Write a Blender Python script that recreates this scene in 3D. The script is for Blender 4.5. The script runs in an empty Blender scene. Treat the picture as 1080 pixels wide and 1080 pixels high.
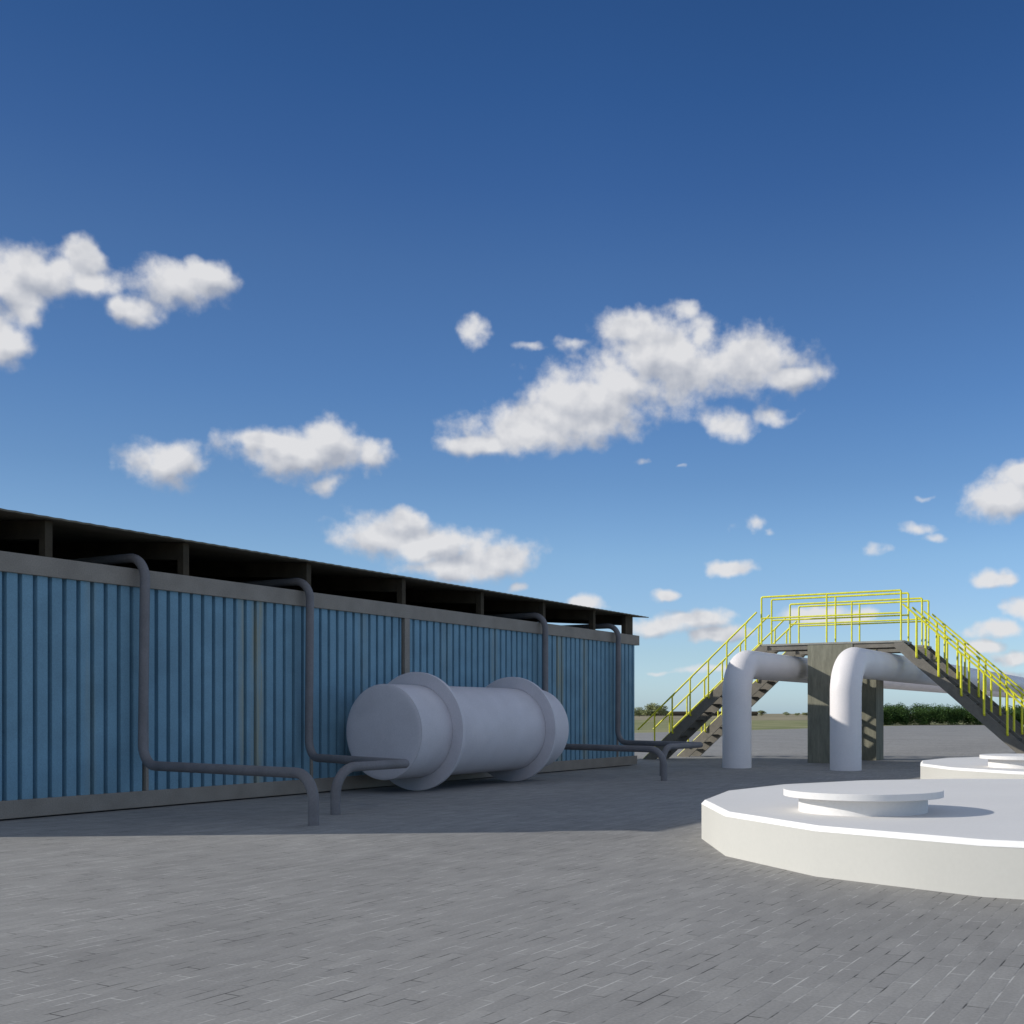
import bpy, bmesh, math, random
from mathutils import Vector, Matrix
random.seed(4)
scn = bpy.context.scene
COL = scn.collection
R = math.radians

# ------------------------------------------------------------------ helpers
def V(*a): return Vector(a)

def link(name, bm, mat, parent=None, smooth=False, bevel=0.0):
    me = bpy.data.meshes.new(name)
    bmesh.ops.recalc_face_normals(bm, faces=bm.faces)
    bm.to_mesh(me); bm.free()
    me.materials.append(mat)
    o = bpy.data.objects.new(name, me)
    COL.objects.link(o)
    if parent: o.parent = parent
    if smooth:
        for p in me.polygons: p.use_smooth = True
        try: me.set_sharp_from_angle(angle=R(40))
        except Exception: pass
    if bevel > 0:
        m = o.modifiers.new('bevel', 'BEVEL'); m.width = bevel; m.segments = 2; m.limit_method = 'ANGLE'; m.angle_limit = R(35)
    return o

def tag(o, label=None, cat=None, group=None, kind=None):
    if label: o['label'] = label
    if cat: o['category'] = cat
    if group: o['group'] = group
    if kind: o['kind'] = kind
    return o

def empty(name, loc):
    o = bpy.data.objects.new(name, None); COL.objects.link(o); o.location = loc; o.empty_display_size = .2
    return o

def kids(o): return [c for c in bpy.data.objects if c.parent == o]

def copy_tree(o, parent=None):
    c = o.copy(); COL.objects.link(c); c.parent = parent
    for ch in kids(o): copy_tree(ch, c)
    return c

def box(bm, x0, x1, y0, y1, z0, z1):
    v = [bm.verts.new((x, y, z)) for z in (z0, z1) for y in (y0, y1) for x in (x0, x1)]
    for f in ((0,2,3,1),(4,5,7,6),(0,1,5,4),(2,6,7,3),(0,4,6,2),(1,3,7,5)):
        bm.faces.new([v[i] for i in f])
    return bm

def prism(bm, pts, fn):
    """extrude a closed outline: fn(p, k) gives the 3D point of outline point p on side k (0/1)"""
    a = [bm.verts.new(fn(p, 0)) for p in pts]; b = [bm.verts.new(fn(p, 1)) for p in pts]
    bm.faces.new(a); bm.faces.new(list(reversed(b)))
    n = len(pts)
    for i in range(n): bm.faces.new((a[i], b[i], b[(i+1) % n], a[(i+1) % n]))
    return bm

def round_path(pts, rad, seg=8):
    """polyline with its inner corners rounded to radius rad (a number or a list)"""
    out = [Vector(pts[0])]
    for i in range(1, len(pts)-1):
        p, a, b = Vector(pts[i]), Vector(pts[i-1]), Vector(pts[i+1])
        r = rad[i-1] if isinstance(rad, (list, tuple)) else rad
        if r <= 0: out.append(p); continue
        u = (a-p).normalized(); w = (b-p).normalized()
        ang = u.angle(w); t = r/math.tan(ang/2)
        c = p + (u+w).normalized()*(r/math.sin(ang/2))
        s, e = p+u*t - c, p+w*t - c
        tot = s.angle(e); ax = s.cross(e).normalized()
        for k in range(seg+1):
            out.append(c + Matrix.Rotation(tot*k/seg, 3, ax) @ s)
    out.append(Vector(pts[-1]))
    return out

def tube(bm, path, r, n=20, caps=True):
    path = [Vector(p) for p in path]
    T = []
    for i in range(len(path)):
        a = path[max(i-1, 0)]; b = path[min(i+1, len(path)-1)]
        T.append((b-a).normalized())
    up = Vector((0, 0, 1)) if abs(T[0].z) < .9 else Vector((1, 0, 0))
    N = (up - T[0]*up.dot(T[0])).normalized()
    rings = []
    for i, p in enumerate(path):
        N = (N - T[i]*N.dot(T[i])).normalized(); Bn = T[i].cross(N)
        rr = r
        if 0 < i < len(path)-1:
            d1 = (path[i]-path[i-1]).normalized(); rr = r/max(.6, d1.dot(T[i]))
        rings.append([bm.verts.new(p + (N*math.cos(2*math.pi*k/n) + Bn*math.sin(2*math.pi*k/n))*rr) for k in range(n)])
    for i in range(len(rings)-1):
        for k in range(n):
            bm.faces.new((rings[i][k], rings[i][(k+1) % n], rings[i+1][(k+1) % n], rings[i+1][k]))
    if caps:
        bm.faces.new(list(reversed(rings[0]))); bm.faces.new(rings[-1])
    return bm

def disc_y(bm, x, z, r, y0, y1, n=96, hole=None):
    """cylinder (or ring, if hole is set) whose axis runs along Y"""
    def ring(rad, y): return [bm.verts.new((x+rad*math.cos(2*math.pi*k/n), y, z+rad*math.sin(2*math.pi*k/n))) for k in range(n)]
    a, b = ring(r, y0), ring(r, y1)
    for k in range(n): bm.faces.new((a[k], b[k], b[(k+1) % n], a[(k+1) % n]))
    if hole is None:
        bm.faces.new(a); bm.faces.new(b)
    else:
        c, d = ring(hole, y0), ring(hole, y1)
        for k in range(n):
            j = (k+1) % n
            bm.faces.new((c[k], c[j], d[j], d[k])); bm.faces.new((a[k], a[j], c[j], c[k])); bm.faces.new((b[k], d[k], d[j], b[j]))
    return bm

def disc_z(bm, x, y, r, z0, z1, n, rot=0.0):
    a = [bm.verts.new((x+r*math.cos(rot+2*math.pi*k/n), y+r*math.sin(rot+2*math.pi*k/n), z0)) for k in range(n)]
    b = [bm.verts.new((v.co.x, v.co.y, z1)) for v in a]
    for k in range(n): bm.faces.new((a[k], a[(k+1) % n], b[(k+1) % n], b[k]))
    bm.faces.new(list(reversed(a))); bm.faces.new(b)
    return bm

# ------------------------------------------------------------------ materials
def mat(name, color, rough=.7, spec=.3, metal=0.0, var=.12, scale=3.0, var2=.08, scale2=40.0, bump=0.0, bscale=120.0, stretch=(1,1,1)):
    m = bpy.data.materials.new(name); m.use_nodes = True
    nt = m.node_tree; N = nt.nodes; L = nt.links
    b = N['Principled BSDF']
    b.inputs['Roughness'].default_value = rough; b.inputs['Metallic'].default_value = metal
    b.inputs['Specular IOR Level'].default_value = spec
    tc = N.new('ShaderNodeTexCoord'); mp = N.new('ShaderNodeMapping'); mp.inputs['Scale'].default_value = stretch
    L.new(tc.outputs['Object'], mp.inputs['Vector'])
    def noise(sc, det=4):
        n = N.new('ShaderNodeTexNoise'); n.inputs['Scale'].default_value = sc; n.inputs['Detail'].default_value = det
        L.new(mp.outputs['Vector'], n.inputs['Vector']); return n
    n1, n2 = noise(scale, 5), noise(scale2, 3)
    def rng(n, v):
        r = N.new('ShaderNodeMapRange'); r.inputs['From Min'].default_value = .3; r.inputs['From Max'].default_value = .7
        r.inputs['To Min'].default_value = 1-v; r.inputs['To Max'].default_value = 1+v
        L.new(n.outputs['Fac'], r.inputs['Value']); return r
    r1, r2 = rng(n1, var), rng(n2, var2)
    mu = N.new('ShaderNodeMath'); mu.operation = 'MULTIPLY'; L.new(r1.outputs[0], mu.inputs[0]); L.new(r2.outputs[0], mu.inputs[1])
    vm = N.new('ShaderNodeVectorMath'); vm.operation = 'SCALE'; vm.inputs[0].default_value = color[:3]
    L.new(mu.outputs[0], vm.inputs['Scale']); L.new(vm.outputs[0], b.inputs['Base Color'])
    m['_last'] = vm.name
    if bump > 0:
        n3 = noise(bscale, 3); bp = N.new('ShaderNodeBump'); bp.inputs['Strength'].default_value = bump; bp.inputs['Distance'].default_value = .01
        L.new(n3.outputs['Fac'], bp.inputs['Height']); L.new(bp.outputs[0], b.inputs['Normal'])
    return m

M = {}
M['beam']   = mat('weathered_steel_frame', (.275,.245,.21), .75, .2, var=.12, scale=2.5, var2=.12, scale2=60)
M['pipe']   = mat('grey_pipe_paint', (.19,.18,.185), .6, .3, var=.1, scale=4)
M['roof']   = mat('dark_roof_sheet', (.17,.155,.12), .9, .1, var=.2, scale=2)
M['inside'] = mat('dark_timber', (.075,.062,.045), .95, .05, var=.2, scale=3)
M['gap']    = mat('interior_shade_black', (.02,.018,.015), 1.0, .0, var=.2)  # near-black colour stands in for the shade inside the shed
M['tank']   = mat('pale_tank_paint', (.65,.615,.64), .55, .3, var=.06, scale=2, var2=.05, scale2=50)
M['white']  = mat('white_pipe_paint', (.80,.765,.765), .5, .3, var=.04, scale=1.5, var2=.03)
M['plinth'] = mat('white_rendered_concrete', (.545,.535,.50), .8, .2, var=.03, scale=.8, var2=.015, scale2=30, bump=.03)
M['rim'] = mat('rim_sun_highlight', (.86,.85,.83), .6, .3, var=.04, scale=1.2, var2=.02, scale2=30)  # lighter than the slab: the chamfer's sunlit highlight put into its colour
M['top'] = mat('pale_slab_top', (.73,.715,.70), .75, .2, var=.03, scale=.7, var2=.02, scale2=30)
M['yellow'] = mat('yellow_rail_paint', (.76,.73,.04), .45, .4, var=.12, scale=8)
M['deck']   = mat('grey_deck_metal', (.30,.30,.27), .6, .3, var=.12, scale=5)
M['string'] = mat('grey_brown_stringer_paint', (.185,.17,.145), .7, .3, var=.12, scale=5)
M['tread']  = mat('dark_tread_metal', (.06,.055,.045), .7, .2, var=.2, scale=8)
M['concrete'] = mat('streaked_concrete', (.23,.225,.175), .9, .1, var=.18, scale=3, var2=.10, scale2=14, bump=.1, stretch=(3,3,.5))

# corrugated blue sheet: painted, with dull stains running down it
def blue_mat():
    m = mat('blue_corrugated_sheet', (.170,.310,.405), .6, .25, var=.10, scale=2.2, var2=.10, scale2=55)
    nt = m.node_tree; N = nt.nodes; L = nt.links; b = N['Principled BSDF']; last = N[m['_last']]
    tc = N.new('ShaderNodeTexCoord'); sep = N.new('ShaderNodeSeparateXYZ'); L.new(tc.outputs['Object'], sep.inputs[0])
    # stains at a few places along the wall, narrow and full height
    acc = None
    for (c, w, s) in ((12.62,.20,.8),(12.30,.10,.6),(9.75,.12,.25),(18.9,.18,.3),(21.45,.22,.9),(22.55,.2,.6),(24.2,.1,.2),(15.0,.2,.2),(17.3,.3,.15)):
        d = N.new('ShaderNodeMath'); d.operation = 'SUBTRACT'; L.new(sep.outputs['Y'], d.inputs[0]); d.inputs[1].default_value = c
        a = N.new('ShaderNodeMath'); a.operation = 'ABSOLUTE'; L.new(d.outputs[0], a.inputs[0])
        r = N.new('ShaderNodeMapRange'); r.interpolation_type = 'SMOOTHSTEP'
        r.inputs['From Min'].default_value = w; r.inputs['From Max'].default_value = w*.2
        r.inputs['To Min'].default_value = 0; r.inputs['To Max'].default_value = s; L.new(a.outputs[0], r.inputs['Value'])
        if acc is None: acc = r
        else:
            x = N.new('ShaderNodeMath'); x.operation = 'MAXIMUM'; L.new(acc.outputs[0], x.inputs[0]); L.new(r.outputs[0], x.inputs[1]); acc = x
    mp = N.new('ShaderNodeMapping'); mp.inputs['Scale'].default_value = (1, 9, .7); L.new(tc.outputs['Object'], mp.inputs[0])
    n = N.new('ShaderNodeTexNoise'); n.inputs['Scale'].default_value = 1.6; n.inputs['Detail'].default_value = 5; L.new(mp.outputs[0], n.inputs[0])
    nr = N.new('ShaderNodeMapRange'); nr.inputs['From Min'].default_value = .3; nr.inputs['From Max'].default_value = .62; L.new(n.outputs['Fac'], nr.inputs['Value'])
    f = N.new('ShaderNodeMath'); f.operation = 'MULTIPLY'; L.new(acc.outputs[0], f.inputs[0]); L.new(nr.outputs[0], f.inputs[1])
    mx = N.new('ShaderNodeMix'); mx.data_type = 'RGBA'; L.new(f.outputs[0], mx.inputs['Factor'])
    L.new(last.outputs[0], mx.inputs['A']); mx.inputs['B'].default_value = (.33,.33,.24,1)
    L.new(mx.outputs['Result'], b.inputs['Base Color'])
    return m
M['blue'] = blue_mat()

def paver_mat():
    m = bpy.data.materials.new('grey_long_pavers'); m.use_nodes = True
    nt = m.node_tree; N = nt.nodes; L = nt.links; b = N['Principled BSDF']
    b.inputs['Roughness'].default_value = .85; b.inputs['Specular IOR Level'].default_value = .25
    tc = N.new('ShaderNodeTexCoord'); mp = N.new('ShaderNodeMapping'); mp.inputs['Rotation'].default_value = (0, 0, R(90))
    L.new(tc.outputs['Object'], mp.inputs[0])
    bt = N.new('ShaderNodeTexBrick'); L.new(mp.outputs[0], bt.inputs['Vector'])
    bt.offset = .5; bt.inputs['Scale'].default_value = 1.0
    bt.inputs['Brick Width'].default_value = .30; bt.inputs['Row Height'].default_value = .10
    bt.inputs['Mortar Size'].default_value = .005; bt.inputs['Mortar Smooth'].default_value = .4; bt.inputs['Bias'].default_value = 0
    bt.inputs['Color1'].default_value = (.263,.256,.246,1); bt.inputs['Color2'].default_value = (.298,.290,.277,1)
    # joints: some filled with pale sand, some dark, most hardly visible
    nz = N.new('ShaderNodeTexNoise'); nz.inputs['Scale'].default_value = 3.4; nz.inputs['Detail'].default_value = 4; L.new(tc.outputs['Object'], nz.inputs[0])
    cr = N.new('ShaderNodeValToRGB'); L.new(nz.outputs['Fac'], cr.inputs[0])
    e = cr.color_ramp.elements; e[0].position = .38; e[0].color = (.075,.073,.07,1); e[1].position = .62; e[1].color = (.46,.45,.43,1)
    k = e.new(.46); k.color = (.255,.25,.24,1); k = e.new(.54); k.color = (.29,.283,.272,1)
    L.new(cr.outputs[0], bt.inputs['Mortar'])
    n1 = N.new('ShaderNodeTexNoise'); n1.inputs['Scale'].default_value = .35; n1.inputs['Detail'].default_value = 6; L.new(tc.outputs['Object'], n1.inputs[0])
    n2 = N.new('ShaderNodeTexNoise'); n2.inputs['Scale'].default_value = 55; n2.inputs['Detail'].default_value = 4; L.new(tc.outputs['Object'], n2.inputs[0])
    mp3 = N.new('ShaderNodeMapping'); mp3.inputs['Scale'].default_value = (9, 1.4, 1); L.new(tc.outputs['Object'], mp3.inputs[0])
    n3 = N.new('ShaderNodeTexNoise'); n3.inputs['Scale'].default_value = 1.0; n3.inputs['Detail'].default_value = 5; L.new(mp3.outputs[0], n3.inputs[0])
    cur = bt.outputs['Color']
    for n, v in ((n1, .09), (n2, .09), (n3, .08)):
        r = N.new('ShaderNodeMapRange'); r.inputs['From Min'].default_value = .3; r.inputs['From Max'].default_value = .7
        r.inputs['To Min'].default_value = 1-v; r.inputs['To Max'].default_value = 1+v; L.new(n.outputs['Fac'], r.inputs['Value'])
        s = N.new('ShaderNodeVectorMath'); s.operation = 'SCALE'; L.new(cur, s.inputs[0]); L.new(r.outputs[0], s.inputs['Scale']); cur = s.outputs[0]
    L.new(cur, b.inputs['Base Color'])
    bp = N.new('ShaderNodeBump'); bp.inputs['Strength'].default_value = .25; bp.inputs['Distance'].default_value = .004
    iv = N.new('ShaderNodeMath'); iv.operation = 'SUBTRACT'; iv.inputs[0].default_value = 1; L.new(bt.outputs['Fac'], iv.inputs[1])
    ad = N.new('ShaderNodeMath'); ad.operation = 'MULTIPLY_ADD'; L.new(n2.outputs['Fac'], ad.inputs[0]); ad.inputs[1].default_value = .5; L.new(iv.outputs[0], ad.inputs[2])
    L.new(ad.outputs[0], bp.inputs['Height']); L.new(bp.outputs[0], b.inputs['Normal'])
    return m
M['paver'] = paver_mat()

def field_mat(name, c1, c2, sc):
    m = bpy.data.materials.new(name); m.use_nodes = True
    nt = m.node_tree; N = nt.nodes; L = nt.links; b = N['Principled BSDF']; b.inputs['Roughness'].default_value = 1; b.inputs['Specular IOR Level'].default_value = .05
    tc = N.new('ShaderNodeTexCoord'); mp = N.new('ShaderNodeMapping'); mp.inputs['Scale'].default_value = (1, .35, 1); L.new(tc.outputs['Object'], mp.inputs[0])
    n = N.new('ShaderNodeTexNoise'); n.inputs['Scale'].default_value = sc; n.inputs['Detail'].default_value = 8; L.new(mp.outputs[0], n.inputs[0])
    cr = N.new('ShaderNodeValToRGB'); L.new(n.outputs['Fac'], cr.inputs[0]); e = cr.color_ramp.elements
    e[0].position = .35; e[0].color = c1+(1,); e[1].position = .65; e[1].color = c2+(1,)
    L.new(cr.outputs[0], b.inputs['Base Color']); return m
M['grass'] = field_mat('rough_grass', (.20,.22,.10), (.33,.32,.18), .25)
M['field'] = field_mat('dry_stubble', (.22,.20,.13), (.38,.33,.23), .06)

def leaf_mat(name, c1, c2):
    m = bpy.data.materials.new(name); m.use_nodes = True
    nt = m.node_tree; N = nt.nodes; L = nt.links; b = N['Principled BSDF']; b.inputs['Roughness'].default_value = .7; b.inputs['Specular IOR Level'].default_value = .2
    g = N.new('ShaderNodeNewGeometry'); mx = N.new('ShaderNodeMix'); mx.data_type = 'RGBA'
    L.new(g.outputs['Random Per Island'], mx.inputs['Factor']); mx.inputs['A'].default_value = c1+(1,); mx.inputs['B'].default_value = c2+(1,)
    L.new(mx.outputs['Result'], b.inputs['Base Color']); return m
M['leaf'] = leaf_mat('dark_green_leaves', (.04,.085,.02), (.08,.145,.035))
M['leaf2'] = leaf_mat('olive_leaves', (.26,.29,.13), (.36,.38,.20))
M['bark'] = mat('bark', (.09,.07,.05), .95, .05)

# ------------------------------------------------------------------ ground
def sheet(name, pts, z, m):
    bm = bmesh.new(); bm.faces.new([bm.verts.new((x, y, z)) for x, y in pts])
    o = link(name, bm, m); tag(o, kind='structure'); return o
sheet('dry_field', [(-4500,-3000),(4500,-3000),(4500,6000),(-4500,6000)], -.012, M['field'])
sheet('grass_field', [(-300,-120),(300,-120),(300,190),(120,205),(20,215),(-60,205),(-150,190),(-300,150)], -.006, M['grass'])
sheet('paved_yard', [(-53,-60),(120,-60),(120,140),(14,146),(-7,134),(-17,123),(-20,108),(-19,90),(-22,66),(-53,43)], 0.0, M['paver'])

# ------------------------------------------------------------------ industrial shed
S0, S1 = 6.3, 25.1            # along the wall
shed = empty('industrial_shed', (0, 15.7, 0))
tag(shed, 'long blue corrugated shed with grey steel frame and low dark roof', 'shed')
def sp(name, bm, m, **k):
    o = link(name, bm, m, None, **k); o.parent = shed; o.matrix_parent_inverse = Matrix.Translation((0, -15.7, 0)); return o
W = 7.6                       # depth of the shed
sp('base_beam', box(bmesh.new(), -.14, 0, S0, S1, .02, .24), M['beam'], bevel=.006)
sp('top_beam', box(bmesh.new(), -.16, 0, S0, S1+.12, 3.02, 3.265), M['beam'], bevel=.006)
# corrugated panels between the posts
posts = [10.60, 13.74, 16.13, 20.86, 24.10]
edges = [S0] + posts + [S1-.08]
P0 = 8.02
for a, b in zip(edges[:-1], edges[1:]):
    if b == 16.13: b -= .13
    ys = []; k0 = int((a-P0)//.199)-1
    xa, xb = -.040, -.112
    prof = []
    y = P0 + k0*.199
    while y < b+.3:
        prof += [(y, xa), (y+.136, xa), (y+.146, xb), (y+.188, xb)]; y += .199
    # clip to the bay
    q = []
    for i in range(len(prof)-1):
        (y0, x0), (y1, x1) = prof[i], prof[i+1]
        lo, hi = max(y0, a), min(y1, b)
        if hi <= lo: continue
        f = lambda yy: x0+(x1-x0)*(yy-y0)/(y1-y0)
        if not q: q.append((lo, f(lo)))
        q.append((hi, f(hi)))
    outline = q + [(q[-1][0], -.125), (q[0][0], -.125)]
    bm = bmesh.new(); prism(bm, outline, lambda p, k: (p[1], p[0], .2 if k == 0 else 3.05))
    sp('wall_panel', bm, M['blue'])
for y in posts:
    hw = .07 if y == 16.13 else .022
    sp('post', box(bmesh.new(), -.13, -.004, y-hw, y+hw, .24, 3.02), M['beam'], bevel=.004)
# roof carried on short stub posts above the beam, rising gently away from the yard
def zr(x): return 3.735 - .07*(x-.15)
bm = bmesh.new()
xs = (.15, -W)
n = int((S1+.4-S0)/.1)
top = []
for i in range(n+1):
    y = S0 + (S1+.34-S0)*i/n
    h = .004 if i % 2 else -.001
    top.append((y, h))
outline = [(y, h+.022) for y, h in top] + [(y, h) for y, h in reversed(top)]
def rf(p, k):
    x = xs[k]; return (x, p[0], zr(x)+p[1]-.01)
a = [bm.verts.new(rf(p, 0)) for p in outline]; b = [bm.verts.new(rf(p, 1)) for p in outline]
N_ = len(outline)
for i in range(N_): bm.faces.new((a[i], b[i], b[(i+1) % N_], a[(i+1) % N_]))
h_ = len(top)
for s in (a, b):
    for i in range(h_-1): bm.faces.new((s[i], s[i+1], s[N_-2-i], s[N_-1-i]))
roof = sp('roof', bm, M['roof'])
ups = [6.85, 9.16, 11.27, 13.69, 16.06, 18.48, 20.78, 22.98, 24.72]
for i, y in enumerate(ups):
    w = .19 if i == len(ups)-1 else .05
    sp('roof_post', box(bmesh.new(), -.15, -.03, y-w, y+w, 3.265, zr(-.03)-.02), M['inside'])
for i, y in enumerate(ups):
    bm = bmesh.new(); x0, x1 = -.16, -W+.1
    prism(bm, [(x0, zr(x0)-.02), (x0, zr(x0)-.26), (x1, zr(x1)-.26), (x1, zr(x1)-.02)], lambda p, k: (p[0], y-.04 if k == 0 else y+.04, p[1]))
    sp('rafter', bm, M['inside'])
# back wall and end walls; near-black back wall colour paints in the interior shade
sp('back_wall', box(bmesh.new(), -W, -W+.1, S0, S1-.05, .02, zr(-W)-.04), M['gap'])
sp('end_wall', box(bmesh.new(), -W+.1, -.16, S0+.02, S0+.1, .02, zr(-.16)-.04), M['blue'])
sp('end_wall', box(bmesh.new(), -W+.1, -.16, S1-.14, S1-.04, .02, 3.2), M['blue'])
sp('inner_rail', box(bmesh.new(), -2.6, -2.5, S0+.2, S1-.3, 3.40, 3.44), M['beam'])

# ------------------------------------------------------------------ grey service pipes on the wall
RP = .064
def pipe(name, pts, rad, label, r=RP, n=20):
    o = link(name, tube(bmesh.new(), round_path(pts, rad, 10), r, n), M['pipe'], smooth=True)
    tag(o, label, 'pipe', 'grey service pipes along the blue shed'); return o
zt_, zb_ = 3.42, .60
pipe('service_pipe', [(-2.4,10.44,zt_),(.15,10.44,zt_),(.15,10.40,zb_),(3.72,9.86,zb_),(3.72,9.86,-.05)], [.3,.3,.32],
     'leftmost grey bent pipe on the shed wall, running out across the paving')
pipe('service_pipe', [(-2.4,13.53,zt_),(.15,13.53,zt_),(.15,13.50,zb_),(2.96,12.44,zb_),(2.96,11.05,zb_),(2.96,11.05,-.05)], [.3,.3,.02,.36],
     'grey bent pipe doubling back in front of the near tank end')
pipe('service_pipe', [(-2.4,20.54,zt_),(.15,20.54,zt_),(.15,20.54,zb_),(3.50,19.52,zb_),(3.50,19.52,-.05)], [.3,.3,.34],
     'grey bent pipe coming down behind the far tank end')
pipe('service_pipe', [(-2.4,23.83,zt_),(.15,23.83,zt_),(.15,23.80,zb_),(2.74,22.9,zb_),(2.74,21.0,zb_),(2.74,21.0,-.05)], [.3,.3,.02,.36],
     'grey bent pipe nearest the far corner of the blue shed')

# ------------------------------------------------------------------ horizontal tank with two ring flanges
tk = empty('horizontal_tank', (1.02, 16.6, 0))
tag(tk, 'pale grey cylindrical tank lying on two big ring flanges beside the blue shed wall', 'tank')
def tp(name, bm, **k):
    o = link(name, bm, M['tank'], **k); o.parent = tk; o.matrix_parent_inverse = Matrix.Translation((-1.02, -16.6, 0)); return o
tp('shell', disc_y(bmesh.new(), 1.02, 1.0, .78, 14.27, 18.78), smooth=True)
bm = bmesh.new(); prev = None; nn = 96
for k in range(9):
    q = k/8; rr = .778*math.cos(q*math.pi/2); yy = 14.262 - .055*math.sin(q*math.pi/2)
    cur = [bm.verts.new((1.02+rr*math.cos(2*math.pi*i/nn), yy, 1.0+rr*math.sin(2*math.pi*i/nn))) for i in range(nn)] if k < 8 else [bm.verts.new((1.02, yy, 1.0))]
    if prev:
        for i in range(nn):
            if k < 8: bm.faces.new((prev[i], prev[(i+1) % nn], cur[(i+1) % nn], cur[i]))
            else: bm.faces.new((prev[i], prev[(i+1) % nn], cur[0]))
    prev = cur
tp('end_cap', bm, smooth=True)
for y in (15.10, 17.97):
    tp('ring_flange', disc_y(bmesh.new(), 1.02, 1.0, 1.0, y-.035, y+.035, hole=.782), smooth=True, bevel=.006)

# ------------------------------------------------------------------ two large white pipes
def big(label, x, y, r, pts, y1):
    b = bmesh.new(); tube(b, round_path([(x,y,-.05),(x,y,2.5),(x,y1,2.5)], .72, 14), r, 48)
    o = link('large_pipe', b, M['white'], smooth=True); tag(o, label, 'pipe', 'large white pipes running under the stairs'); return o
big('large white elbow pipe left of the concrete pillar, mostly in shade', 2.77, 24.95, .348, None, 140)
big('large white sunlit elbow pipe at the right edge of the concrete pillar', 5.42, 25.05, .36, None, 140)

# ------------------------------------------------------------------ crossover stairs
XC, YC = 3.97, 28.34
DZ, HX, WY, RUN = 3.16, 1.9, .80, 3.58
cs = empty('crossover_stairs', (XC, YC, 0))
tag(cs, 'nearer of two steel crossover stairs with yellow rails, its concrete pillar half in shade', 'stairs', 'yellow railed crossover stairs over the white pipes')
def cp(name, bm, m, parent=None, **k): return link(name, bm, m, parent or cs, **k)
cp('deck', box(bmesh.new(), -HX-.02, HX+.06, -.01, WY+.01, DZ-.05, DZ), M['deck'], bevel=.005)
for y in (.03, WY-.10):
    cp('deck_beam', box(bmesh.new(), -HX+.05, -.60, y, y+.07, DZ-.17, DZ-.052), M['string'])
    cp('deck_beam', box(bmesh.new(), .62, HX-.05, y, y+.07, DZ-.17, DZ-.052), M['string'])
for x in (-1.7, -1.25, -.85, .9, 1.35, 1.75):
    cp('cross_beam', box(bmesh.new(), x-.03, x+.03, .102, WY-.102, DZ-.15, DZ-.054), M['string'])
cp('pillar', box(bmesh.new(), -.60, .62, .005, .76, 0, DZ-.052), M['concrete'], bevel=.008)
sl = DZ/RUN
for sg in (-1, 1):
    for y in (-.035, WY-.015):
        pts = [(sg*HX, DZ-.01), (sg*(HX+RUN-.01), 0), (sg*(HX+RUN-.33/sl), 0), (sg*(HX-.16), DZ-.19), (sg*(HX-.16), DZ-.055), (sg*HX, DZ-.055)]
        pts = [(sg*(HX+.005), DZ-.055), (sg*(HX+.02), DZ-.02), (sg*(HX+RUN), 0.0), (sg*(HX+RUN-.35/sl), 0.0), (sg*(HX-.18), DZ-.17), (sg*(HX-.18), DZ-.055)]
        cp('stringer', prism(bmesh.new(), pts, lambda p, k, y=y: (p[0], y + (0 if k == 0 else .05), p[1])), M['string'])
        if sg < 0:
            o = (sg*(HX+.02), DZ-.004); e = (sg*(HX+RUN-.02), .014)
            cp('edge_strip', tube(bmesh.new(), [(o[0], y+.025, o[1]+.004), (e[0], y+.025, e[1]+.004)], .017, 8), M['yellow'])
    nst = 14
    for i in range(1, nst):
        z = DZ - i*DZ/nst; x = HX + (i-.5)*RUN/nst
        cp('tread', box(bmesh.new(), sg*x-.115, sg*x+.115, .017, WY-.017, z-.045, z-.01), M['tread'])
    # stair handrails
    for y in (-.085, WY+.085):
        x0 = sg*(HX+.05 if sg > 0 else HX+.10); x1 = sg*(HX+RUN+.12)
        zl = lambda x: DZ - (abs(x)-HX)*sl + .95
        hr = cp('stair_handrail', tube(bmesh.new(), [(x0, y, zl(x0)), (x1, y, zl(x1))], .024, 12), M['yellow'], smooth=True)
        xx = .42 if sg < 0 else .40
        while xx < RUN-.1:
            x = sg*(HX+xx); zt = zl(x)
            pth = round_path([(x, y+(.06 if y < 0 else -.06), zt-.95-.09), (x, y, zt-.95-.09), (x, y, zt-.02), (x-sg*.06, y, zl(x-sg*.06)-.01)], [.04, .05], 5)
            cp('post', tube(bmesh.new(), pth, .023 if sg < 0 else .029, 10), M['yellow'], hr, smooth=True)
            xx += .55
# platform guardrails
for y in (.02, WY-.02):
    zt = 4.43
    gr = cp('guardrail', tube(bmesh.new(), round_path([(-HX, y, DZ), (-HX, y, zt), (HX-.02, y, zt), (HX-.02, y, DZ)], .04, 5), .025, 12), M['yellow'], smooth=True)
    cp('mid_rail', tube(bmesh.new(), [(-HX+.02, y, 3.86), (HX-.04, y, 3.86)], .022, 12), M['yellow'], gr, smooth=True)
    cp('post', tube(bmesh.new(), [(-.08, y, DZ), (-.08, y, zt-.02)], .024, 12), M['yellow'], gr, smooth=True)
bpy.context.view_layer.update()
cs2 = copy_tree(cs); cs2.location = (XC, YC+2.24, 0)
tag(cs2, 'farther of two steel crossover stairs, seen behind and between the rails of the nearer one', 'stairs')

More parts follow.
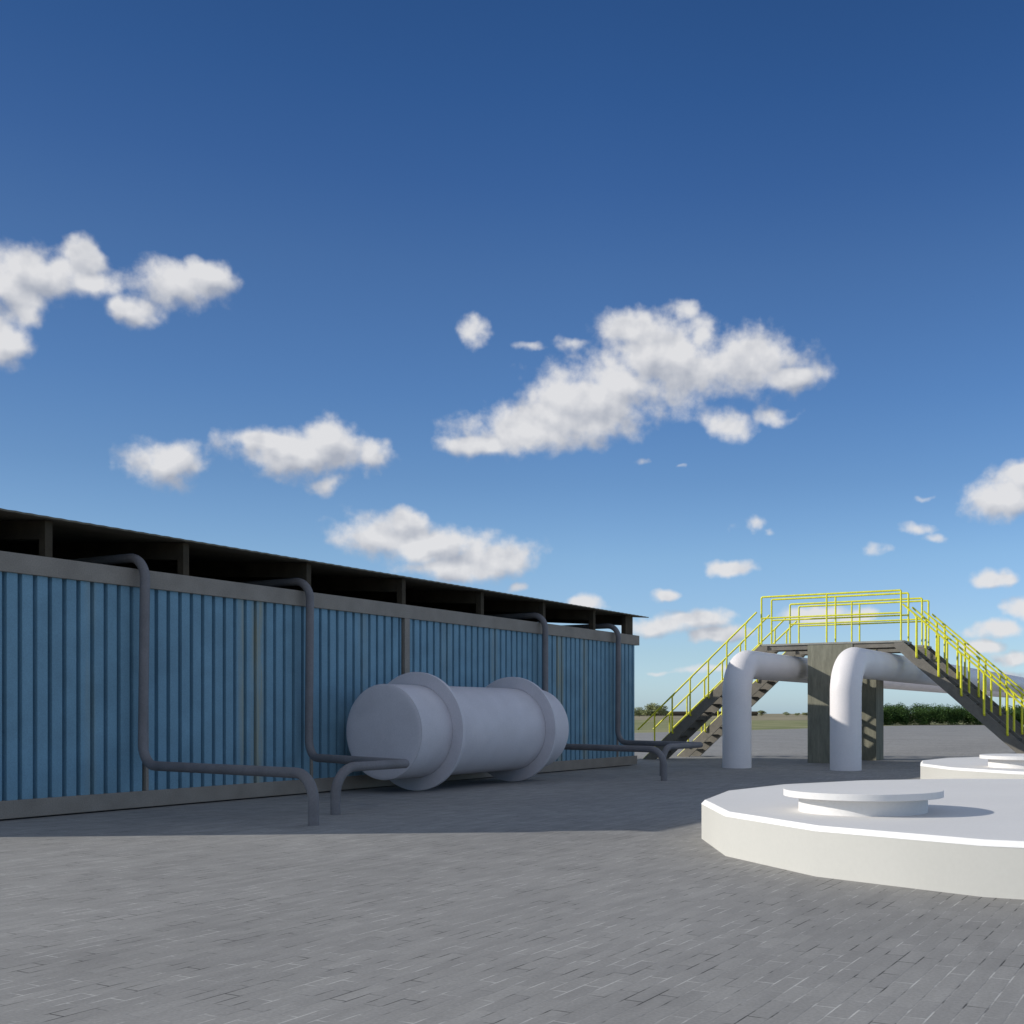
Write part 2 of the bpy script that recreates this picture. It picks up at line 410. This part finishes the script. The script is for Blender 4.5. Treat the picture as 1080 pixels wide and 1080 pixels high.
# ------------------------------------------------------------------ round white plinths
PC = (12.10, 12.28); PROT = 3.1
def plinth(loc, label):
    t = empty('tank_cover', (loc[0], loc[1], 0)); tag(t, label, 'tank cover', 'round white tank covers in the paving')
    bm = bmesh.new(); rings = []
    for rr, z in ((4.13, -.02), (4.13, .360)):
        rings.append([bm.verts.new((rr*math.cos(R(PROT)+math.pi*k/9), rr*math.sin(R(PROT)+math.pi*k/9), z)) for k in range(18)])
    for k in range(18): bm.faces.new((rings[0][k], rings[0][(k+1) % 18], rings[1][(k+1) % 18], rings[1][k]))
    bm.faces.new(rings[0]); bm.faces.new(rings[-1])
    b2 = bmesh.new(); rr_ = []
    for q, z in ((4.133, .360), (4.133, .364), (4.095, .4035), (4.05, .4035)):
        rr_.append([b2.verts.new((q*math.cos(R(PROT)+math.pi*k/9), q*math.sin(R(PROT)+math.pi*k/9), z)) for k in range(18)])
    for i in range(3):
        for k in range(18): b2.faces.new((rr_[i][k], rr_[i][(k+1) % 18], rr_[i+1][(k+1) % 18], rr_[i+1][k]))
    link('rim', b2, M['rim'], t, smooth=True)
    link('top_slab', disc_z(bmesh.new(), 0, 0, 4.092, .37, .4045, 18, R(PROT)), M['top'], t)
    link('side_wall', bm, M['plinth'], t, smooth=True)
    hx, hy = 10.17-PC[0], 10.12-PC[1]
    link('hatch_neck', disc_z(bmesh.new(), hx, hy, .585, .40, .545, 40), M['top'], t, smooth=True)
    link('hatch_lid', disc_z(bmesh.new(), hx, hy, .725, .545, .605, 44), M['top'], t, smooth=True, bevel=.004)
    return t

CLOUDS = [(-55.38,19.09,2.48,1.15,0.00),(-53.86,19.91,1.17,0.87,0.00),(-56.61,18.20,1.81,1.15,0.00),(-56.86,15.97,1.03,0.98,0.00),(-49.87,19.32,2.35,1.19,0.00),(-48.50,19.89,1.26,0.83,0.00),(-51.62,18.17,1.30,0.74,0.00),(-50.16,11.52,1.98,1.24,0.00),(-44.10,12.40,3.80,1.28,0.00),(-42.68,13.15,1.87,1.02,0.00),(-41.19,12.75,1.37,0.87,0.00),(-45.64,12.91,2.20,0.60,0.00),(-42.99,11.04,1.16,0.54,0.42),(-33.00,14.01,4.31,1.37,0.00),(-29.87,15.42,3.82,1.97,0.00),(-26.25,16.91,6.06,3.05,0.64),(-22.16,17.28,3.37,1.73,0.00),(-19.63,16.50,1.88,0.72,0.00),(-27.80,18.92,2.23,0.90,0.00),(-35.85,13.25,1.97,0.58,0.00),(-24.42,18.64,1.25,1.05,0.42),(-25.38,19.73,1.00,0.58,0.58),(-35.80,18.46,0.92,0.76,0.54),(-32.85,17.88,0.74,0.35,0.67),(-31.08,18.19,0.94,0.47,0.62),(-23.12,14.41,1.62,0.85,0.27),(-20.49,14.80,1.05,0.54,0.47),(-27.60,12.62,0.68,0.23,0.80),(-25.38,12.57,0.39,0.18,0.85),(-40.27,8.80,3.12,1.28,0.00),(-37.96,8.23,2.97,0.97,0.00),(-34.81,7.83,2.51,1.19,0.00),(-36.79,7.23,2.89,0.65,0.00),(-39.03,9.63,1.40,0.74,0.00),(-33.47,6.34,0.99,0.32,0.52),(-9.37,10.35,2.41,1.03,0.00),(-8.36,11.17,1.90,0.92,0.00),(-22.88,7.31,1.30,0.47,0.20),(-26.40,5.94,0.94,0.38,0.00),(-30.02,5.70,1.04,0.49,0.00),(-21.63,9.55,1.30,0.57,0.47),(-20.72,9.02,0.68,0.31,0.60),(-25.19,4.60,2.12,0.67,0.00),(-24.08,4.79,1.35,0.71,0.00),(-26.74,4.46,1.71,0.50,0.00),(-23.46,4.07,1.35,0.44,0.00),(-13.57,9.15,0.95,0.36,0.64),(-12.80,8.71,0.77,0.31,0.60),(-15.78,8.16,0.85,0.43,0.64),(-10.11,6.55,1.14,0.53,0.00),(-9.89,4.03,1.29,0.57,0.00),(-8.58,5.14,0.84,0.68,0.00),(-10.55,3.21,1.06,0.37,0.00),(-8.93,2.77,1.13,0.47,0.00),(-18.35,4.98,1.76,0.55,0.00),(-16.48,4.76,1.11,0.44,0.00),(-24.23,2.24,2.34,0.30,0.64),(-26.25,2.15,1.26,0.19,0.64),(-9.45,1.86,1.70,0.38,0.57),(-18.12,2.98,1.35,0.26,0.64),(-13.25,10.50,0.64,0.23,0.80),(-59.18,16.82,3.44,1.74,0.00),(-63.17,10.91,2.78,1.31,0.00),(-3.54,12.31,4.00,1.47,0.00),(-4.36,6.32,3.16,0.92,0.00),(0.38,8.19,3.75,1.17,0.00),(-61.22,6.08,2.19,0.92,0.00),(-5.60,2.80,2.75,0.52,0.00),(4.74,13.38,4.59,1.80,0.00),(-69.01,13.18,3.55,1.59,0.00),(-13.93,2.09,3.01,0.16,0.00),(-26.74,17.66,3.18,1.49,0.00),(-24.08,16.88,2.98,1.41,0.00),(-31.56,14.72,2.88,1.17,0.00),(-53.28,18.92,1.56,0.78,0.10),(-56.31,17.29,0.96,0.92,0.20),(-28.43,16.33,2.89,1.60,0.00),(-38.43,8.58,2.32,0.74,0.00)]
plinth(PC, 'nearest large round white tank cover with raised round hatch at the right edge')
plinth((PC[0], PC[1]+9.5), 'farther round white tank cover behind the big one, below the right hand stairs')

# ------------------------------------------------------------------ far things
CAM = V(13.12, 0, 1.3); YAW = 27.218
def far(deg, dist):
    """a place on the ground at a bearing (degrees clockwise from +Y) and distance from the yard"""
    return V(CAM.x + math.sin(R(deg))*dist, math.cos(R(deg))*dist, 0)

def leaves(bm, c, rx, ry, rz, n, size, rnd):
    """many small leaf clumps spread through an uneven ellipsoid"""
    for _ in range(n):
        d = Vector((rnd.gauss(0,1), rnd.gauss(0,1), rnd.gauss(0,1))).normalized()*(rnd.random()**.45)
        p = Vector((c[0]+d.x*rx, c[1]+d.y*ry, c[2]+d.z*rz))
        if p.z < .05: p.z = .05+rnd.random()*.2
        q = Matrix.Rotation(rnd.random()*6.28, 3, 'Z') @ Matrix.Rotation(rnd.uniform(-1.2,1.2), 3, 'X')
        s = size*rnd.uniform(.6, 1.3)
        vs = [bm.verts.new(p + q @ Vector(v)*s) for v in ((-.6,0,0),(0,-.4,.08),(.6,0,0),(0,.4,.08))]
        bm.faces.new(vs)

# wood along the far edge of the yard
rnd = random.Random(11)
bm = bmesh.new()
deg = -17.5
while deg < 6:
    for row in range(4):
        dist = 0
        b = R(deg + rnd.uniform(-.25,.25))
        # edge of the yard runs from (-17,123) to (14,146)
        dx, dy = math.sin(b), math.cos(b)
        k = (123 + .742*(13.12+17))/(dy - .742*dx) if False else None
        t = (123 + (CAM.x+17)*23/31)/(dy - dx*23/31)
        t += 2.2 + row*2.3
        p = V(CAM.x+dx*t, dy*t, 0)
        h = rnd.uniform(2.15, 2.5) + row*.10
        w = rnd.uniform(.9, 1.3)
        for j in range(7):
            leaves(bm, (p.x+rnd.uniform(-w,w)*.6, p.y+rnd.uniform(-w,w)*.6, h*rnd.uniform(.15,.74)), w*.62, w*.62, h*.26, 210, .13, rnd)
    deg += .50
wd = link('woodland', bm, M['leaf']); tag(wd, 'dense dark green wood along the far edge of the yard, behind the stairs', 'wood', kind='stuff')

def tree(deg, dist, h, w, label, seed, n=500):
    r = random.Random(seed); p = far(deg, dist)
    t = empty('tree', p); tag(t, label, 'tree', 'distant trees on the horizon')
    bm = bmesh.new()
    tube(bm, [(0,0,-.2),(0.05*w,0,h*.3),(0,0.03*w,h*.6)], .035*h, 8)
    for k in range(5):
        a = k*1.26+r.random(); tube(bm, [(0,0,h*.25),(math.cos(a)*w*.3, math.sin(a)*w*.3, h*.6)], .014*h, 6)
    link('trunk', bm, M['bark'], t)
    bm = bmesh.new()
    for k in range(14):
        a = r.random()*6.28; q = r.random()**.6*w*.38
        leaves(bm, (math.cos(a)*q, math.sin(a)*q, h*r.uniform(.22,.80)*(1-.35*q/(w*.5))), w*.24, w*.24, h*.17, n//3, h*.075, r)
    link('crown', bm, M['leaf2'], t)
bear = lambda x: -YAW + math.degrees(math.atan((x-680)/1186))
tree(bear(691), 480, 7.0, 12, 'large round olive tree on the left horizon, right beside the shed corner', 1, 900)
tree(bear(674), 500, 5.2, 10, 'lower olive tree half hidden behind the far shed corner', 2, 700)
tree(bear(803), 600, 3.6, 5.5, 'small round tree on the horizon, left of the concrete pillar beside the white pipe', 3)
tree(bear(829), 640, 2.5, 5, 'small dark bush shaped tree on the horizon midway between white pipe and pillar', 4)
tree(bear(841), 660, 2.2, 4, 'tiny tree on the horizon second from the concrete pillar', 5)
tree(bear(850), 620, 2.6, 4.5, 'tiny tree on the horizon touching the concrete pillar edge', 6)

# long low dark barn on the horizon
a, b = far(bear(640), 640), far(bear(812), 640)
d = (b-a); ln = d.length; ang = math.atan2(d.y, d.x)
barn = empty('low_barn', a); barn.rotation_euler = (0, 0, ang)
tag(barn, 'long low barn with dark roof on the horizon behind the left yellow stairs', 'barn')
M['barnwall'] = mat('brown_barn_boards', (.12,.10,.08), .95, .05, var=.3, scale=.4, stretch=(1,1,.1))
link('wall', box(bmesh.new(), 0, ln-7, 0, 9, 0, .95), M['barnwall'], barn)
bm = bmesh.new(); prism(bm, [(-1, .85), (-1, 1.9), (4.5, 2.5), (10, 1.9), (10, .85)], lambda p, k: (-.5 if k == 0 else ln-6.5, p[0], p[1])); link('roof', bm, M['inside'], barn)

# ------------------------------------------------------------------ sun and sky
sdir = V(1, .637, -.503).normalized()       # the way the sunlight travels
sun = bpy.data.lights.new('sun', 'SUN'); so = bpy.data.objects.new('sun', sun); COL.objects.link(so)
sun.energy = SUN_E = 4.0; sun.angle = R(.5); sun.color = (1.0, .95, .86)
so.rotation_euler = sdir.to_track_quat('-Z', 'Y').to_euler(); so.location = (0, 0, 30)
w = bpy.data.worlds.new('World'); scn.world = w; w.use_nodes = True
nt = w.node_tree; N = nt.nodes; L = nt.links; N.clear()
out = N.new('ShaderNodeOutputWorld'); bg = N.new('ShaderNodeBackground'); L.new(bg.outputs[0], out.inputs[0])
sky = N.new('ShaderNodeTexSky'); sky.sky_type = 'NISHITA'; sky.sun_disc = False
sky.sun_elevation = math.asin(-sdir.z); sky.sun_rotation = math.atan2(-sdir.x, -sdir.y) % (2*math.pi)
sky.air_density = 1.0; sky.dust_density = .6; sky.ozone_density = 2.0; sky.altitude = 0
SKY = .13
bg.inputs['Strength'].default_value = SKY

# clouds: soft blobs at their bearing and height in the sky, broken up by noise
# unseen clouds beside, above and behind the camera, added to whiten the ambient light
CLOUDS += [q+(0,) for q in ((30,35,18,8),(70,25,16,8),(110,40,22,10),(150,22,18,8),(60,60,30,10),(-120,55,26,10),(-150,30,16,8),(0,66,30,9),(-90,24,10,5),(95,12,12,4),(125,14,10,4),(-20,50,16,6),(160,45,26,9),(-170,40,14,9),(20,52,16,7),(90,52,24,8),(140,30,20,7),(-80,58,20,7),(45,18,14,5))]
def field_group(blobs):
    g = bpy.data.node_groups.new('cloud_field', 'ShaderNodeTree')
    g.interface.new_socket('p', in_out='INPUT', socket_type='NodeSocketVector')
    g.interface.new_socket('d', in_out='OUTPUT', socket_type='NodeSocketFloat')
    n = g.nodes; l = g.links; gi = n.new('NodeGroupInput'); go = n.new('NodeGroupOutput')
    nz = n.new('ShaderNodeTexNoise'); nz.inputs['Scale'].default_value = .42; nz.inputs['Detail'].default_value = 3; l.new(gi.outputs[0], nz.inputs[0])
    s = n.new('ShaderNodeVectorMath'); s.operation = 'SUBTRACT'; l.new(nz.outputs['Color'], s.inputs[0]); s.inputs[1].default_value = (.5,.5,.5)
    sc = n.new('ShaderNodeVectorMath'); sc.operation = 'MULTIPLY_ADD'; l.new(s.outputs[0], sc.inputs[0]); sc.inputs[1].default_value = (2.6,1.2,0); l.new(gi.outputs[0], sc.inputs[2])
    acc = None
    for (az, el, rx, ry, faint) in blobs:
        m = n.new('ShaderNodeVectorMath'); m.operation = 'MULTIPLY_ADD'; l.new(sc.outputs[0], m.inputs[0])
        m.inputs[1].default_value = (1/rx, 1/ry, 0); m.inputs[2].default_value = (-az/rx, -el/ry, faint)
        le = n.new('ShaderNodeVectorMath'); le.operation = 'LENGTH'; l.new(m.outputs[0], le.inputs[0])
        if acc is None: acc = le.outputs['Value']
        else:
            mi = n.new('ShaderNodeMath'); mi.operation = 'SMOOTH_MIN'; mi.inputs[2].default_value = .30
            l.new(acc, mi.inputs[0]); l.new(le.outputs['Value'], mi.inputs[1]); acc = mi.outputs[0]
    l.new(acc, go.inputs[0]); return g
grp = field_group(CLOUDS)
grp_big = field_group([c for c in CLOUDS if c[2] > .85 and -62 < c[0] < 0 and c[4] == 0 and c[1] < 30])
def mth(op, *a):
    m = N.new('ShaderNodeMath'); m.operation = op
    for i, v in enumerate(a):
        if isinstance(v, (int, float)): m.inputs[i].default_value = v
        else: L.new(v, m.inputs[i])
    return m.outputs[0]
tc = N.new('ShaderNodeTexCoord'); sep = N.new('ShaderNodeSeparateXYZ'); L.new(tc.outputs['Generated'], sep.inputs[0])
az = mth('MULTIPLY', mth('ARCTAN2', sep.outputs[0], sep.outputs[1]), 57.2958)
el = mth('MULTIPLY', mth('ARCSINE', sep.outputs[2]), 57.2958)
cmb = N.new('ShaderNodeCombineXYZ'); L.new(az, cmb.inputs[0]); L.new(el, cmb.inputs[1])
def fld(vec, gr=None):
    q = N.new('ShaderNodeGroup'); q.node_tree = gr or grp; L.new(vec, q.inputs[0]); return q.outputs[0]
def noise(vec, sc, det, rough=.55):
    q = N.new('ShaderNodeTexNoise'); q.inputs['Scale'].default_value = sc; q.inputs['Detail'].default_value = det; q.inputs['Roughness'].default_value = rough
    L.new(vec, q.inputs[0]); return q.outputs['Fac']
d0 = fld(cmb.outputs[0])
n_big = noise(cmb.outputs[0], .45, 8, .53)
n_sm = noise(cmb.outputs[0], 1.6, 5, .50)
dens = mth('ADD', mth('ADD', mth('SUBTRACT', 1.06, d0), mth('MULTIPLY', mth('SUBTRACT', n_big, .5), 1.35)), mth('MULTIPLY', mth('SUBTRACT', n_sm, .5), .62))
al = N.new('ShaderNodeMapRange'); al.interpolation_type = 'SMOOTHSTEP'
al.inputs['From Min'].default_value = -.08; al.inputs['From Max'].default_value = .64; L.new(dens, al.inputs['Value'])
# shading: tops and the side towards the sun are bright, bellies greyer
up = N.new('ShaderNodeVectorMath'); up.operation = 'ADD'; L.new(cmb.outputs[0], up.inputs[0]); up.inputs[1].default_value = (-.25,.70,0)
n_up = noise(up.outputs[0], .36, 4, .5); n_lo = noise(cmb.outputs[0], .36, 4, .5)
d1 = fld(up.outputs[0], grp_big)
sh = mth('ADD', mth('MULTIPLY', mth('SUBTRACT', n_lo, n_up), 1.7), mth('MULTIPLY', mth('MINIMUM', mth('SUBTRACT', d1, d0), .5), .55))
br = N.new('ShaderNodeMapRange'); br.inputs['From Min'].default_value = -.38; br.inputs['From Max'].default_value = .22
br.inputs['To Min'].default_value = 0; br.inputs['To Max'].default_value = 1; L.new(sh, br.inputs['Value'])
cc = N.new('ShaderNodeMix'); cc.data_type = 'RGBA'; L.new(br.outputs[0], cc.inputs['Factor'])
CB = 1/SKY
cc.inputs['A'].default_value = (.40*CB,.43*CB,.50*CB,1); cc.inputs['B'].default_value = (.76*CB,.76*CB,.775*CB,1)
# bluer upwards, paler, less yellow low down; warm unseen zenith added for neutral fill
rp = N.new('ShaderNodeValToRGB'); L.new(mth('DIVIDE', el, 90.0), rp.inputs[0]); e = rp.color_ramp.elements
RT = [(0,(.90,1.25,2.0)),(3,(.79,.99,1.38)),(5.4,(.75,.92,1.25)),(7.8,(.72,.90,1.16)),(11.5,(.57,.76,1.02)),(15.6,(.47,.68,.97)),(21.3,(.40,.60,.88)),(25,(.31,.52,.83)),(28.8,(.25,.47,.78)),(32.5,(.22,.43,.72)),(36,(.35,.52,.75)),(44,(.85,.88,.85)),(90,(1.35,1.15,.95))]
for k, (d, c) in enumerate(RT):
    q = e[0] if k == 0 else (e[len(e)-1] if k == len(RT)-1 else e.new(d/90))
    q.position = d/90; q.color = (c[0]/2, c[1]/2, c[2]/2, 1)
tint = N.new('ShaderNodeVectorMath'); tint.operation = 'MULTIPLY'; L.new(sky.outputs[0], tint.inputs[0]); L.new(rp.outputs[0], tint.inputs[1])
tin2 = N.new('ShaderNodeVectorMath'); tin2.operation = 'SCALE'; L.new(tint.outputs[0], tin2.inputs[0]); azr = N.new('ShaderNodeMapRange'); azr.inputs['From Min'].default_value = -58; azr.inputs['From Max'].default_value = -30; azr.inputs['To Min'].default_value = 1.55; azr.inputs['To Max'].default_value = 2.0; L.new(az, azr.inputs['Value']); L.new(azr.outputs[0], tin2.inputs['Scale'])
mx = N.new('ShaderNodeMix'); mx.data_type = 'RGBA'
af = mth('MULTIPLY', al.outputs[0], .96); L.new(af, mx.inputs['Factor'])
L.new(tin2.outputs[0], mx.inputs['A']); L.new(cc.outputs['Result'], mx.inputs['B']); L.new(mx.outputs['Result'], bg.inputs['Color'])

# ------------------------------------------------------------------ camera
cam = bpy.data.cameras.new('camera'); co = bpy.data.objects.new('camera', cam); COL.objects.link(co); scn.camera = co
co.location = CAM; co.rotation_euler = (R(90), 0, R(YAW))
cam.sensor_width = 36; cam.lens = 36*1186/1080
cam.shift_x = -(680-540)/1080; cam.shift_y = (752.5-540)/1080
cam.clip_start = .1; cam.clip_end = 12000
scn.render.resolution_x = 1024; scn.render.resolution_y = 1024
scn.view_settings.view_transform = 'Standard'; scn.view_settings.look = 'None'
scn.view_settings.exposure = 0.0; scn.view_settings.gamma = 1
